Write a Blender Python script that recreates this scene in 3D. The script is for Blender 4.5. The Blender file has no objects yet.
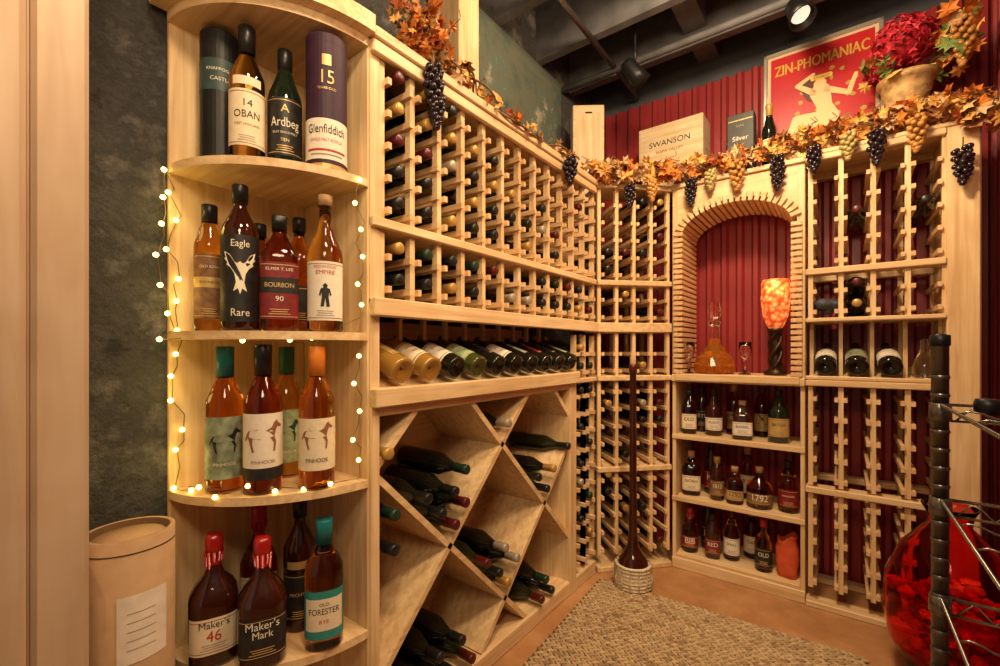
import bpy, math, random, bmesh
from mathutils import Vector, Matrix
random.seed(7)
R=random.random
def rr(a,b): return a+(b-a)*R()
sc=bpy.context.scene
# ------------------------------------------------------------------ materials
MATS={}
def nodes_of(name):
    m=bpy.data.materials.new(name); m.use_nodes=True
    nt=m.node_tree; b=nt.nodes['Principled BSDF']
    MATS[name]=m
    return m,nt,b
def plain(name,c,rough=.5,metal=0,trans=0,emit=0,ecol=None,var=.0,vs=20,bump=0,coat=0,ior=1.45,alpha=1):
    m,nt,b=nodes_of(name)
    b.inputs['Base Color'].default_value=(*c,1)
    b.inputs['Roughness'].default_value=rough
    b.inputs['Metallic'].default_value=metal
    b.inputs['Transmission Weight'].default_value=trans
    b.inputs['IOR'].default_value=ior
    b.inputs['Coat Weight'].default_value=coat
    if emit:
        b.inputs['Emission Color'].default_value=(*(ecol or c),1)
        b.inputs['Emission Strength'].default_value=emit
    if var or bump:
        tc=nt.nodes.new('ShaderNodeTexCoord'); n=nt.nodes.new('ShaderNodeTexNoise')
        n.inputs['Scale'].default_value=vs; n.inputs['Detail'].default_value=6
        nt.links.new(tc.outputs['Object'],n.inputs['Vector'])
        if var:
            r=nt.nodes.new('ShaderNodeValToRGB')
            r.color_ramp.elements[0].position=.3; r.color_ramp.elements[1].position=.7
            r.color_ramp.elements[0].color=(*[max(0,x*(1-var)) for x in c],1)
            r.color_ramp.elements[1].color=(*[min(1,x*(1+var)) for x in c],1)
            nt.links.new(n.outputs['Fac'],r.inputs['Fac']); nt.links.new(r.outputs['Color'],b.inputs['Base Color'])
        if bump:
            bp=nt.nodes.new('ShaderNodeBump'); bp.inputs['Strength'].default_value=bump; bp.inputs['Distance'].default_value=.01
            nt.links.new(n.outputs['Fac'],bp.inputs['Height']); nt.links.new(bp.outputs['Normal'],b.inputs['Normal'])
    return m
def wood(name,c1,c2,axis,rough=.5,fine=45):
    m,nt,b=nodes_of(name)
    tc=nt.nodes.new('ShaderNodeTexCoord'); mp=nt.nodes.new('ShaderNodeMapping')
    s=[fine]*3; s[axis]=2.2
    mp.inputs['Scale'].default_value=s
    n=nt.nodes.new('ShaderNodeTexNoise'); n.inputs['Scale'].default_value=1; n.inputs['Detail'].default_value=4; n.inputs['Distortion'].default_value=.6
    n2=nt.nodes.new('ShaderNodeTexNoise'); n2.inputs['Scale'].default_value=7; n2.inputs['Detail'].default_value=2
    r=nt.nodes.new('ShaderNodeValToRGB')
    r.color_ramp.elements[0].position=.3; r.color_ramp.elements[1].position=.66
    r.color_ramp.elements[0].color=(*c1,1); r.color_ramp.elements[1].color=(*c2,1)
    mx=nt.nodes.new('ShaderNodeMixRGB'); mx.blend_type='MULTIPLY'; mx.inputs[0].default_value=.4
    r2=nt.nodes.new('ShaderNodeValToRGB'); r2.color_ramp.elements[0].position=.35; r2.color_ramp.elements[1].position=.65
    r2.color_ramp.elements[0].color=(.82,.70,.52,1); r2.color_ramp.elements[1].color=(1,1,1,1)
    nt.links.new(tc.outputs['Object'],mp.inputs['Vector']); nt.links.new(mp.outputs['Vector'],n.inputs['Vector'])
    nt.links.new(tc.outputs['Object'],n2.inputs['Vector'])
    nt.links.new(n.outputs['Fac'],r.inputs['Fac']); nt.links.new(n2.outputs['Fac'],r2.inputs['Fac'])
    nt.links.new(r.outputs['Color'],mx.inputs[1]); nt.links.new(r2.outputs['Color'],mx.inputs[2])
    nt.links.new(mx.outputs['Color'],b.inputs['Base Color'])
    bp=nt.nodes.new('ShaderNodeBump'); bp.inputs['Strength'].default_value=.12; bp.inputs['Distance'].default_value=.004
    nt.links.new(n.outputs['Fac'],bp.inputs['Height']); nt.links.new(bp.outputs['Normal'],b.inputs['Normal'])
    b.inputs['Roughness'].default_value=rough
    return m
for a,k in enumerate('xyz'):
    wood('pine_'+k,(.63,.42,.205),(.84,.635,.37),a)
    wood('redwood_'+k,(.63,.39,.19),(.84,.59,.33),a)
wood('casing_wood',(.48,.34,.23),(.58,.43,.30),2,.45,20)
wood('crate_wood',(.60,.46,.27),(.78,.64,.42),0)
def stone(name,cols,scale,bump=.5,rough=.85):
    m,nt,b=nodes_of(name)
    tc=nt.nodes.new('ShaderNodeTexCoord'); n=nt.nodes.new('ShaderNodeTexNoise')
    n.inputs['Scale'].default_value=scale; n.inputs['Detail'].default_value=12; n.inputs['Roughness'].default_value=.72
    r=nt.nodes.new('ShaderNodeValToRGB'); el=r.color_ramp.elements
    lo,hi=.36,.66
    el[0].position=lo; el[0].color=(*cols[0],1); el[1].position=hi; el[1].color=(*cols[-1],1)
    for i,c in enumerate(cols[1:-1]):
        e=el.new(lo+(hi-lo)*(i+1)/(len(cols)-1)); e.color=(*c,1)
    nt.links.new(tc.outputs['Object'],n.inputs['Vector']); nt.links.new(n.outputs['Fac'],r.inputs['Fac'])
    nt.links.new(r.outputs['Color'],b.inputs['Base Color'])
    n3=nt.nodes.new('ShaderNodeTexNoise'); n3.inputs['Scale'].default_value=scale*5; n3.inputs['Detail'].default_value=10; n3.inputs['Roughness'].default_value=.7
    nt.links.new(tc.outputs['Object'],n3.inputs['Vector'])
    bp=nt.nodes.new('ShaderNodeBump'); bp.inputs['Strength'].default_value=bump; bp.inputs['Distance'].default_value=.02
    nt.links.new(n3.outputs['Fac'],bp.inputs['Height']); nt.links.new(bp.outputs['Normal'],b.inputs['Normal'])
    b.inputs['Roughness'].default_value=rough
stone('concrete_dark',[(.035,.034,.036),(.085,.082,.082),(.055,.056,.056),(.13,.125,.12),(.24,.22,.20)],6,1.2)
stone('wall_patina',[(.04,.06,.055),(.08,.12,.10),(.13,.14,.10),(.10,.15,.13),(.45,.38,.26)],3.2,.5)
stone('floor_terracotta',[(.34,.16,.065),(.44,.22,.095),(.52,.29,.14)],4,.12,.36)
plain('red_metal',(.29,.032,.036),.36,.0,var=.12,vs=3)
plain('ceiling_dark',(.07,.075,.092),.8,var=.3,vs=4)
plain('joist_dark',(.11,.11,.12),.7,var=.3,vs=9)
plain('black_metal',(.02,.02,.022),.4,.6)
plain('steel_dark',(.20,.185,.17),.28,.9)
plain('steel_wire',(.30,.28,.25),.25,1)
plain('wine_glass_dark',(.008,.008,.005),.07,coat=.3)
plain('wine_glass_green',(.012,.016,.006),.07,coat=.2)
plain('wine_glass_gold',(.62,.33,.06),.08,trans=.5,coat=.5)
plain('wine_glass_olive',(.07,.075,.015),.08,trans=.2,coat=.4)
for n,c in dict(cap_black=(.012,.012,.012),cap_burg=(.085,.008,.009),cap_silver=(.42,.36,.27),cap_gold=(.50,.30,.08),cap_green=(.012,.035,.02),cap_cream=(.7,.6,.42),cap_teal=(.01,.15,.16),cap_orange=(.80,.25,.03),cap_lime=(.02,.13,.05)).items():
    plain(n,c,.35,.3 if 'silver' in n or 'gold' in n else 0)
plain('wax_red',(.40,.01,.01),.3,coat=.5)
plain('cork',(.45,.27,.13),.8,var=.2,vs=80)
plain('spirit_amber',(.86,.30,.03),.0,trans=1)
plain('spirit_deep',(.50,.10,.012),.0,trans=1)
plain('spirit_pale',(1,.58,.12),.0,trans=1)
plain('spirit_dark',(.07,.014,.006),.04,trans=.5,coat=.4)
plain('glass_green_dark',(.008,.016,.009),.05,coat=.5)
plain('label_cream',(.78,.66,.46),.6,var=.06,vs=60)
plain('label_white',(.80,.73,.60),.6,var=.05,vs=60)
plain('label_black',(.018,.016,.016),.5,var=.4,vs=60)
plain('label_brown',(.22,.11,.05),.6,var=.4,vs=60)
plain('label_maroon',(.20,.016,.018),.5,var=.25,vs=60)
plain('label_teal',(.03,.25,.22),.5,var=.15,vs=60)
plain('label_green',(.35,.45,.25),.5,var=.25,vs=60)
plain('label_dkgreen',(.02,.06,.03),.5,var=.25,vs=60)
plain('label_gold',(.62,.42,.15),.4,.3)
plain('label_olive',(.25,.30,.20),.5,var=.6,vs=35)
plain('ink',(.02,.018,.016),.6); plain('ink_red',(.45,.03,.02),.6)
plain('ink_gold',(.75,.52,.2),.4,.3); plain('ink_cream',(.85,.78,.6),.5); plain('ink_brown',(.28,.11,.05),.6); plain('ink_grey',(.32,.27,.21),.6)
plain('tube_black',(.008,.009,.011),.5,var=.3,vs=15)
plain('tube_band',(.035,.07,.07),.5,var=.3,vs=25)
plain('tube_purple',(.035,.008,.026),.6,var=.25,vs=15)
plain('cardboard',(.42,.26,.14),.8,var=.08,vs=30)
plain('cardboard_dark',(.10,.05,.02),.9)
plain('paper',(.78,.70,.58),.8,var=.1,vs=30)
plain('leaf_orange',(.66,.22,.035),.6,var=.3,vs=30); plain('leaf_rust',(.40,.09,.025),.6,var=.3,vs=30)
plain('leaf_gold',(.72,.40,.10),.6,var=.25,vs=30); plain('leaf_brown',(.32,.15,.06),.7,var=.3,vs=30)
plain('leaf_tan',(.62,.41,.20),.7,var=.25,vs=30)
plain('leaf_green',(.20,.28,.07),.6,var=.3,vs=30)
plain('vine_brown',(.20,.10,.04),.8,var=.3,vs=60)
plain('grape_dark',(.018,.010,.016),.25,coat=.3); plain('grape_amber',(.50,.24,.06),.25,coat=.4); plain('grape_green',(.40,.31,.11),.3,coat=.4)
plain('petal_red',(.44,.012,.028),.6,var=.4,vs=50); plain('petal_pink',(.62,.04,.07),.6,var=.3,vs=50)
plain('gold_pot',(.55,.36,.15),.5,.1,var=.4,vs=30,bump=.3)
plain('jute_a',(.42,.29,.16),.95,var=.2,vs=50); plain('jute_b',(.50,.36,.20),.95,var=.2,vs=50); plain('jute_c',(.30,.195,.10),.95,var=.2,vs=50)
plain('jute_base',(.16,.09,.04),.95)
plain('wicker',(.78,.66,.46),.8,var=.2,vs=90,bump=.5)
plain('poster_red',(.46,.010,.018),.4,var=.12,vs=6); plain('poster_frame',(.62,.58,.50),.3,.7); plain('poster_paper',(.62,.48,.32),.5)
plain('skin_print',(.84,.55,.28),.5); plain('yellow_print',(.88,.62,.12),.5); plain('hair_print',(.10,.03,.015),.5); plain('leafprint',(.42,.30,.05),.5)
plain('box_dark',(.035,.038,.035),.45,var=.3,vs=10)
plain('clear_glass',(1,.97,.92),.02,trans=1); plain('amber_liquid',(.85,.30,.04),.03,trans=.8)
m,nt,b=nodes_of('amber_shade')
tc=nt.nodes.new('ShaderNodeTexCoord'); n=nt.nodes.new('ShaderNodeTexVoronoi'); n.inputs['Scale'].default_value=42
r=nt.nodes.new('ShaderNodeValToRGB'); r.color_ramp.elements[0].color=(1,.50,.20,1); r.color_ramp.elements[1].color=(.5,.05,.01,1); r.color_ramp.elements[1].position=.7
e=r.color_ramp.elements.new(.35); e.color=(.95,.25,.06,1)
nt.links.new(tc.outputs['Object'],n.inputs['Vector']); nt.links.new(n.outputs['Distance'],r.inputs['Fac'])
nt.links.new(r.outputs['Color'],b.inputs['Base Color']); nt.links.new(r.outputs['Color'],b.inputs['Emission Color']); b.inputs['Emission Strength'].default_value=.75
plain('bronze',(.06,.035,.02),.35,.8,bump=.6,vs=40)
plain('red_glass',(.90,.11,.08),.02,trans=1,ior=1.2)
plain('bulb_glow',(1,.8,.3),.4,emit=8,ecol=(1,.72,.16))
plain('wire_copper',(.25,.18,.08),.4,.8)
plain('red_bag',(.62,.10,.035),.5,bump=.6,vs=25)
plain('black_cloth',(.05,.055,.075),.55,bump=.6,vs=30)
plain('lamp_face',(1,.8,.5),.4,emit=1.0,ecol=(1,.85,.65))
# ------------------------------------------------------------------ mesh builder
class MB:
    def __init__(s): s.v=[];s.f=[];s.m=[];s.sm=[];s.mats=[]
    def mi(s,n):
        if n not in s.mats: s.mats.append(n)
        return s.mats.index(n)
    def add(s,vs,fs,mat,M=None,smooth=False):
        o=len(s.v)
        for p in vs:
            p=Vector(p); s.v.append(tuple(M@p) if M is not None else tuple(p))
        for i,f in enumerate(fs):
            s.f.append([o+j for j in f]); s.m.append(s.mi(mat if isinstance(mat,str) else mat[i])); s.sm.append(smooth)
    def box(s,x0,x1,y0,y1,z0,z1,mat,M=None):
        vs=[(x,y,z) for x in (x0,x1) for y in (y0,y1) for z in (z0,z1)]
        s.add(vs,[(0,1,3,2),(4,6,7,5),(0,4,5,1),(2,3,7,6),(0,2,6,4),(1,5,7,3)],mat,M)
    def rbox(s,x0,x1,y0,y1,z0,z1,mat,M=None,b=.003):
        def ring(z,i):
            a=x0+i;c=x1-i;d=y0+i;e=y1-i
            return [(a+b,d,z),(c-b,d,z),(c,d+b,z),(c,e-b,z),(c-b,e,z),(a+b,e,z),(a,e-b,z),(a,d+b,z)]
        vs=ring(z0,b)+ring(z0+b,0)+ring(z1-b,0)+ring(z1,b)
        fs=[list(range(7,-1,-1)),list(range(24,32))]
        for k in range(3):
            for i in range(8):
                j=(i+1)%8; fs.append((k*8+i,k*8+j,k*8+8+j,k*8+8+i))
        s.add(vs,fs,mat,M)
    def lathe(s,prof,mats,segs=24,M=None,n=2,smooth=True):
        vs=[];fs=[];ms=[]
        for (r,z) in prof:
            for k in range(segs):
                x,y=surf(2*math.pi*k/segs,r,n); vs.append((x,y,z))
        for i in range(len(prof)-1):
            for k in range(segs):
                j=(k+1)%segs
                fs.append((i*segs+k,i*segs+j,(i+1)*segs+j,(i+1)*segs+k)); ms.append(mats if isinstance(mats,str) else mats[i])
        s.add(vs,fs,ms,M,smooth)
    def tube(s,pts,r,mat,segs=6,M=None,smooth=True):
        pts=[Vector(p) for p in pts]; vs=[];fs=[]
        rs=r if isinstance(r,(list,tuple)) else [r]*len(pts)
        for i,p in enumerate(pts):
            t=(pts[min(i+1,len(pts)-1)]-pts[max(i-1,0)]).normalized()
            a=t.cross(Vector((0,0,1)) if abs(t.z)<.9 else Vector((1,0,0))).normalized(); b=t.cross(a)
            for k in range(segs):
                q=2*math.pi*k/segs; vs.append(p+(a*math.cos(q)+b*math.sin(q))*rs[i])
        for i in range(len(pts)-1):
            for k in range(segs):
                j=(k+1)%segs; fs.append((i*segs+k,(i+1)*segs+k,(i+1)*segs+j,i*segs+j))
        fs.append(list(range(segs))); fs.append([(len(pts)-1)*segs+k for k in range(segs)])
        s.add(vs,fs,mat,M,smooth)
    def prism(s,poly,off,mat,M=None):
        n=len(poly); off=Vector(off); vs=[Vector(p) for p in poly]+[Vector(p)+off for p in poly]
        fs=[list(range(n)),list(range(2*n-1,n-1,-1))]+[(i,(i+1)%n,n+(i+1)%n,n+i) for i in range(n)]
        s.add(vs,fs,mat,M)
    def mesh(s,name,recalc=True):
        me=bpy.data.meshes.new(name); me.from_pydata(s.v,[],s.f)
        for m in s.mats: me.materials.append(MATS[m])
        me.polygons.foreach_set('material_index',s.m); me.polygons.foreach_set('use_smooth',s.sm)
        me.update()
        if recalc:
            bm=bmesh.new(); bm.from_mesh(me); bmesh.ops.recalc_face_normals(bm,faces=bm.faces); bm.to_mesh(me); bm.free()
        return me
    def build(s,name,parent=None,M=None,recalc=True):
        ob=bpy.data.objects.new(name,s.mesh(name,recalc)); sc.collection.objects.link(ob)
        if M is not None: ob.matrix_world=M
        if parent: ob.parent=parent
        return ob
def surf(a,r,n):
    c=math.sin(a); d=-math.cos(a)   # a=0 -> -Y (front)
    k=1 if n==2 else 1/((abs(c)**n+abs(d)**n)**(1/n))
    return c*r*k,d*r*k
def T(x,y,z): return Matrix.Translation((x,y,z))
def RZ(a): return Matrix.Rotation(a,4,'Z')
def frame(O,U,W):
    U=Vector(U).normalized();W=Vector(W).normalized()
    return Matrix(((U.x,W.x,0,O[0]),(U.y,W.y,0,O[1]),(U.z,W.z,1,O[2]),(0,0,0,1)))
def ico(sub):
    bm=bmesh.new(); bmesh.ops.create_icosphere(bm,subdivisions=sub,radius=1)
    v=[tuple(x.co) for x in bm.verts]; f=[[y.index for y in x.verts] for x in bm.faces]; bm.free(); return v,f
ICO1=ico(1); ICO2=ico(2)
def S(x,y,z,a,b=None,c=None): return T(x,y,z)@Matrix.Diagonal((a,b or a,c or a,1))
_tc={}
def text2d(t):
    if t in _tc: return _tc[t]
    cu=bpy.data.curves.new('t','FONT'); cu.body=t; cu.size=1; cu.align_x='CENTER'; cu.align_y='CENTER'; cu.resolution_u=3
    o=bpy.data.objects.new('t',cu); sc.collection.objects.link(o); bpy.context.view_layer.update()
    me=bpy.data.meshes.new_from_object(o.evaluated_get(bpy.context.evaluated_depsgraph_get()))
    v=[(p.co.x,p.co.y) for p in me.vertices]; f=[list(p.vertices) for p in me.polygons]
    bpy.data.objects.remove(o); bpy.data.curves.remove(cu); bpy.data.meshes.remove(me)
    _tc[t]=(v,f); return v,f
def textwidth(t):
    v,_=text2d(t); return max(p[0] for p in v)-min(p[0] for p in v)
def flat_text(mb,t,cx,cz,w,mat,y,M=None,hs=1.0):
    v,f=text2d(t); k=w/textwidth(t)
    mb.add([(cx+p[0]*k,y,cz+p[1]*k*hs) for p in v],f,mat,M)
def bent_text(mb,t,z,w,r,n,mat,hs=1.0,off=.0018,a0=0):
    v,f=text2d(t); k=w/textwidth(t)
    vs=[]
    for p in v:
        x,y=surf(a0+p[0]*k/r,r+off,n); vs.append((x,y,z+p[1]*k*hs))
    mb.add(vs,f,mat)
def patch(mb,z0,z1,r,n,mat,ha=1.2,off=.0009,a0=0,seg=18):
    vs=[];fs=[]
    for i in range(seg+1):
        x,y=surf(a0-ha+2*ha*i/seg,r+off,n); vs+=[(x,y,z0),(x,y,z1)]
    for i in range(seg): fs.append((2*i,2*i+2,2*i+3,2*i+1))
    mb.add(vs,fs,mat,None,True)
HORSE=[(-.5,.12),(-.42,.2),(-.2,.22),(.1,.2),(.25,.28),(.33,.45),(.42,.52),(.46,.45),(.62,.33),(.58,.27),(.45,.31),(.38,.15),(.34,-.02),(.40,-.2),(.36,-.5),(.30,-.5),(.32,-.22),(.22,-.05),(-.1,-.08),(-.3,-.06),(-.32,-.25),(-.26,-.5),(-.33,-.5),(-.4,-.25),(-.48,0),(-.56,-.15),(-.6,-.1)]
WING=[(0,.62),(.08,.55),(.16,.60),(.30,.85),(.5,.95),(.44,.75),(.5,.7),(.38,.58),(.42,.5),(.26,.38),(.16,.2),(.12,-.1),(.2,-.4),(.06,-.3),(0,-.5),(-.06,-.3),(-.2,-.4),(-.12,-.1),(-.16,.2),(-.26,.38),(-.42,.5),(-.38,.58),(-.5,.7),(-.44,.75),(-.5,.95),(-.30,.85),(-.16,.60),(-.08,.55)]
MAN=[(-.12,.5),(0,.62),(.12,.5),(.08,.38),(.22,.32),(.3,0),(.22,-.05),(.18,.15),(.16,-.1),(.22,-.6),(.06,-.6),(0,-.15),(-.06,-.6),(-.22,-.6),(-.16,-.1),(-.18,.15),(-.22,-.05),(-.3,0),(-.22,.32),(-.08,.38)]
def bent_poly(mb,pts,z,k,r,n,mat,off=.002):
    vs=[]
    for p in pts:
        x,y=surf(p[0]*k/r,r+off,n); vs.append((x,y,z+p[1]*k))
    mb.add(vs,[list(range(len(pts)))],mat)
# ------------------------------------------------------------------ room shell
def simple(name,fn):
    mb=MB(); fn(mb); return mb.build(name)
simple('floor',lambda m:m.box(-1.6,1.2,-1.8,3.2,-.1,0,'floor_terracotta'))
simple('wall_left',lambda m:(m.box(-1.62,-1.472,.18,3.2,0,3.3,'concrete_dark'),m.box(-1.473,-1.468,1.53,2.6,2.25,3.0,'wall_patina')))
def corr(m,p0,U,W,L,z0,z1,mat):
    pitch=.085; prof=[(0,0),(.026,0),(.040,.022),(.062,.022),(.076,0)]
    pts=[];x=0
    while x<L:
        for a,b in prof:
            if x+a<=L: pts.append((x+a,b))
        x+=pitch
    M=frame((p0[0],p0[1],0),U,W); vs=[];fs=[]
    for a,b in pts: vs+=[(a,-b,z0),(a,-b,z1)]
    for i in range(len(pts)-1): fs.append((2*i,2*i+2,2*i+3,2*i+1))
    m.add(vs,fs,mat,M)
    m.box(0,L,.002,.06,z0,z1,mat,M)
simple('wall_back',lambda m:(corr(m,(-1.47,3.05),(1,0,0),(0,1,0),2.1,0,2.93,'red_metal'),m.box(-1.5,.7,3.06,3.15,0,3.3,'ceiling_dark')))
simple('wall_right',lambda m:(corr(m,(.575,3.03),(0,-1,0),(1,0,0),2.3,0,2.93,'red_metal'),m.box(.585,.66,-1.8,3.15,0,3.3,'ceiling_dark')))
def ceil(m):
    m.box(-1.62,.66,-1.8,3.2,3.3,3.4,'ceiling_dark')
    for y in [x*.42+.2 for x in range(7)]: m.box(-1.6,.6,y,y+.05,3.0,3.3,'joist_dark')
    m.box(-.72,-.6,-1,3.1,3.08,3.3,'joist_dark')
simple('ceiling',ceil)
mb=MB(); mb.tube([(-1.5,2.62,2.97),(.56,2.62,2.97)],.02,'joist_dark',10); mb.tube([(-1.1,.5,2.98),(-1.1,3.0,2.98)],.016,'steel_dark',10); mb.build('ceiling_pipe')
def cas(m):
    m.box(-1.62,-1.23,-1.8,.18,0,3.3,'casing_wood')
    m.rbox(-1.25,-1.185,.135,.216,0,3.3,'casing_wood',b=.008)
    m.rbox(-1.25,-1.20,.125,.14,0,3.3,'casing_wood',b=.006)
    m.rbox(-1.25,-1.17,.07,.128,0,3.3,'casing_wood',b=.01)
    m.rbox(-1.25,-1.19,-.05,.075,0,3.3,'casing_wood',b=.008)
    m.box(-1.6,-1.24,.18,.214,0,3.3,'casing_wood')
simple('trim_1',cas)
simple('wooden_post',lambda m:(m.rbox(-1.44,-1.27,1.39,1.52,2.2,3.3,'pine_z'),m.rbox(-1.45,-1.255,1.375,1.535,2.2,2.32,'pine_z')))
# ------------------------------------------------------------------ racks
PW,ROW=.118,.098
PL=.1218
D=.342
def lattice(m,M,u0,ncol,z0,nrow,ztop,slots,pw=PW):
    for c in range(ncol+1):
        u=u0+c*pw
        for w in (0,D-.03): m.box(u-.010,u+.010,w,w+.024,z0,ztop,'pine_z',M)
        for r in range(nrow):
            z=z0+.02+r*ROW
            for sgn in (-1,1):
                if (c==0 and sgn<0) or (c==ncol and sgn>0): continue
                a,b=sorted((u+sgn*.010,u+sgn*.025))
                m.box(a,b,-.016,D,z,z+.020,'redwood_x' if abs(M[0][1])>.6 else 'redwood_y',M)
    for c in range(ncol):
        for r in range(nrow): slots.append((M,u0+(c+.5)*pw,z0+.02+r*ROW+.020+.025,r,c))
def rail(m,M,u0,u1,z0,z1,w0=-.012,w1=D,mat=None):
    m.rbox(u0,u1,w0,w1,z0,z1,mat or ('pine_y' if abs(M[1][0])>.6 else 'pine_x'),M,.004)
ML=frame((-1.105,0,0),(0,1,0),(-1,0,0))
slotsL=[];m=MB()
UA=.812; UB=UA+.006
m.rbox(-1.466,-1.104,UA,UA+.020,0,2.198,'pine_z')
m.box(UB,UA+.040,-.004,.02,1.10,2.19,'pine_z',ML)
n_l=12;u0=.864
uL=u0+n_l*PL
lattice(m,ML,u0,n_l,1.645,5,2.17,slotsL,pw=PL)
lattice(m,ML,u0,n_l,1.405,2,1.615,slotsL,pw=PL)
rail(m,ML,UB,uL,2.165,2.20,-.03)
rail(m,ML,UB,uL,2.125,2.165,-.022,-.002)
rail(m,ML,UB,uL,1.615,1.645,-.02)
rail(m,ML,UB,uL,1.35,1.405,-.03,0.0)
rail(m,ML,UB,uL,1.385,1.405,-.01)
rail(m,ML,UB,2.10,1.08,1.137,-.035,.0)
rail(m,ML,UB,2.10,1.08,1.10,-.01)
for i in range(11):
    u=.864+i*PL; m.box(u-.008,u+.008,.20,.22,1.13,1.385,'pine_z',ML); m.box(u-.008,u+.008,.0,.22,1.365,1.385,'pine_z',ML)
m.add([(.83,.0,1.13),(2.09,.0,1.13),(2.09,D,1.235),(.83,D,1.235)],[(0,1,2,3)],'pine_y',ML)
m.box(UB,2.1,D-.01,D,0,1.36,'pine_y',ML)
rail(m,ML,UB,2.09,0,.07,-.01,D); 
m.rbox(UB,UA+.038,-.01,.012,.07,1.085,'pine_z',ML); m.rbox(2.03,2.10,-.012,D,.0,1.085,'pine_z',ML)
rail(m,ML,UA+.03,2.04,1.05,1.085,-.008,.012)
Y0,Y1,Z0,Z1=.832,2.035,.07,1.06
def diag(s,c,dep=(.0,.335)):
    lo=max(Y0,min((Z0-c)/s,(Z1-c)/s)); hi=min(Y1,max((Z0-c)/s,(Z1-c)/s))
    if hi-lo<.04: return
    a=(lo,s*lo+c);b=(hi,s*hi+c); t=.010/math.sqrt(2)
    nx,nz=(-s*t,t)
    m.prism([(a[0]+nx,dep[0],a[1]+nz),(b[0]+nx,dep[0],b[1]+nz),(b[0]-nx,dep[0],b[1]-nz),(a[0]-nx,dep[0],a[1]-nz)],(0,dep[1]-dep[0],0),'pine_y',ML)
for k in (-2,-1,0,1,2): diag(1,-.61+.66*k)
for k in (-2,-1,0,1,2): diag(-1,1.715+.62*k)
lattice(m,ML,2.11,1,.09,10,1.08,slotsL,pw=.108)
lattice(m,ML,2.11,2,1.10,2,1.33,slotsL,pw=.108)
lattice(m,ML,2.218,1,.09,10,1.08,slotsL,pw=.108)
rail(m,ML,2.10,2.33,0,.07); rail(m,ML,2.10,2.33,1.075,1.10,-.02)
m.build('wine_storage_rack')
P1=Vector((-1.095,2.345,0));P2=Vector((-.785,2.67,0)); Ud=(P2-P1); Lc=Ud.length; Ud.normalize(); Wd=Vector((-Ud.y,Ud.x,0))
MC=frame(P1,Ud,Wd); slotsC=[]; m=MB()
for z0,nr,zt in ((1.645,5,2.17),(1.405,2,1.615),(1.10,2,1.35),(.59,5,1.075),(.09,5,.56)):
    lattice(m,MC,.015,4,z0,nr,zt,slotsC,pw=(Lc-.03)/4)
for z in (0,.56,1.075,1.35,1.615,2.165): rail(m,MC,0,Lc,z,z+(.055 if z==1.35 else .03),-.02,.2)
m.build('corner_wine_rack')
MBk=frame((0,2.67,0),(1,0,0),(0,1,0)); m=MB()
xa,xb=-.774,-.137
m.rbox(xa,xa+.02,0,.345,0,2.2,'pine_z',MBk,.003); m.rbox(xb-.02,xb,0,.345,0,2.2,'pine_z',MBk,.003)
for z0,z1,o in ((1.075,1.115,-.025),(.745,.765,0),(.39,.41,0),(.05,.08,0)): m.rbox(xa+.02,xb-.02,o,.34,z0,z1,'pine_x',MBk,.004)
m.rbox(xa,xb,-.02,0,1.07,1.11,'pine_x',MBk,.004)
m.rbox(xa,xb,-.008,.01,0,.06,'pine_x',MBk,.003)
for z in (.745,.39): m.rbox(xa,xb,-.008,.0,z-.004,z+.022,'pine_x',MBk,.002)
m.rbox(xa,xb,-.02,.34,2.175,2.2,'pine_x',MBk,.003)
cx=-.455; rx=.285; zs=1.90; rise=.165
arc=[(cx+rx*math.cos(t),zs+rise*math.sin(t)) for t in [math.pi*i/24 for i in range(25)]]
vs=[];fs=[]
for (x,z) in arc: vs+=[(x,-.004,z),(x,-.004,2.18),(x,.016,z),(x,.016,2.18)]
for i in range(24):
    a=4*i;b=a+4; fs+=[(a,b,b+1,a+1),(a+2,a+3,b+3,b+2),(a,a+2,b+2,b)]
m.add(vs,fs,'pine_x',MBk)
m.box(xa+.005,cx-rx,-.004,.016,1.11,2.18,'pine_z',MBk); m.box(cx+rx,xb-.005,-.004,.016,1.11,2.18,'pine_z',MBk)
def rib(x,z,ang):
    Mr=MBk@T(x,0,z)@Matrix.Rotation(-ang,4,'Y')
    m.rbox(-.026,.022,-.020,.30,-.0105,.0105,'redwood_y',Mr,.002)
z=1.127
while z<zs:
    rib(cx-rx,z,math.pi) ; rib(cx+rx,z,0); z+=.030
pts=[(cx+rx*math.cos(t),zs+rise*math.sin(t),t) for t in [math.pi*i/400 for i in range(401)]]
acc=0
for i in range(1,401):
    acc+=math.hypot(pts[i][0]-pts[i-1][0],pts[i][1]-pts[i-1][1])
    if acc>.030:
        acc=0; t=pts[i][2]; nrm=math.atan2(math.sin(t)/rise,math.cos(t)/rx); rib(pts[i][0],pts[i][1],nrm)
m.build('arched_display_cabinet')
MR=frame((-.125,2.67,0),(1,0,0),(0,1,0)); slotsR=[]; m=MB()
for z0,nr,zt in ((1.645,5,2.17),(1.405,2,1.615),(.59,5,1.075),(.09,5,.56)):
    lattice(m,MR,0.01,4,z0,nr,zt,slotsR)
for z in (0,.555,1.075,1.615,2.165): rail(m,MR,-.01,.485,z,z+.03,-.02,.06)
for z in (0,.555,1.615,2.165): rail(m,MR,-.01,.485,z,z+.03,.28,.34)
rail(m,MR,-.01,.485,1.385,1.405,-.02,.34)
m.add([(0,.0,1.10),(.48,0,1.10),(.48,.33,1.17),(0,.33,1.17)],[(0,1,2,3)],'pine_x',MR)
rail(m,MR,-.01,.485,1.105,1.125,-.02,.0)
for i in range(5): 
    u=.01+i*PW
    for w in (.1,.3): m.box(u-.008,u+.008,w,w+.02,1.12,1.39,'pine_z',MR)
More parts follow.
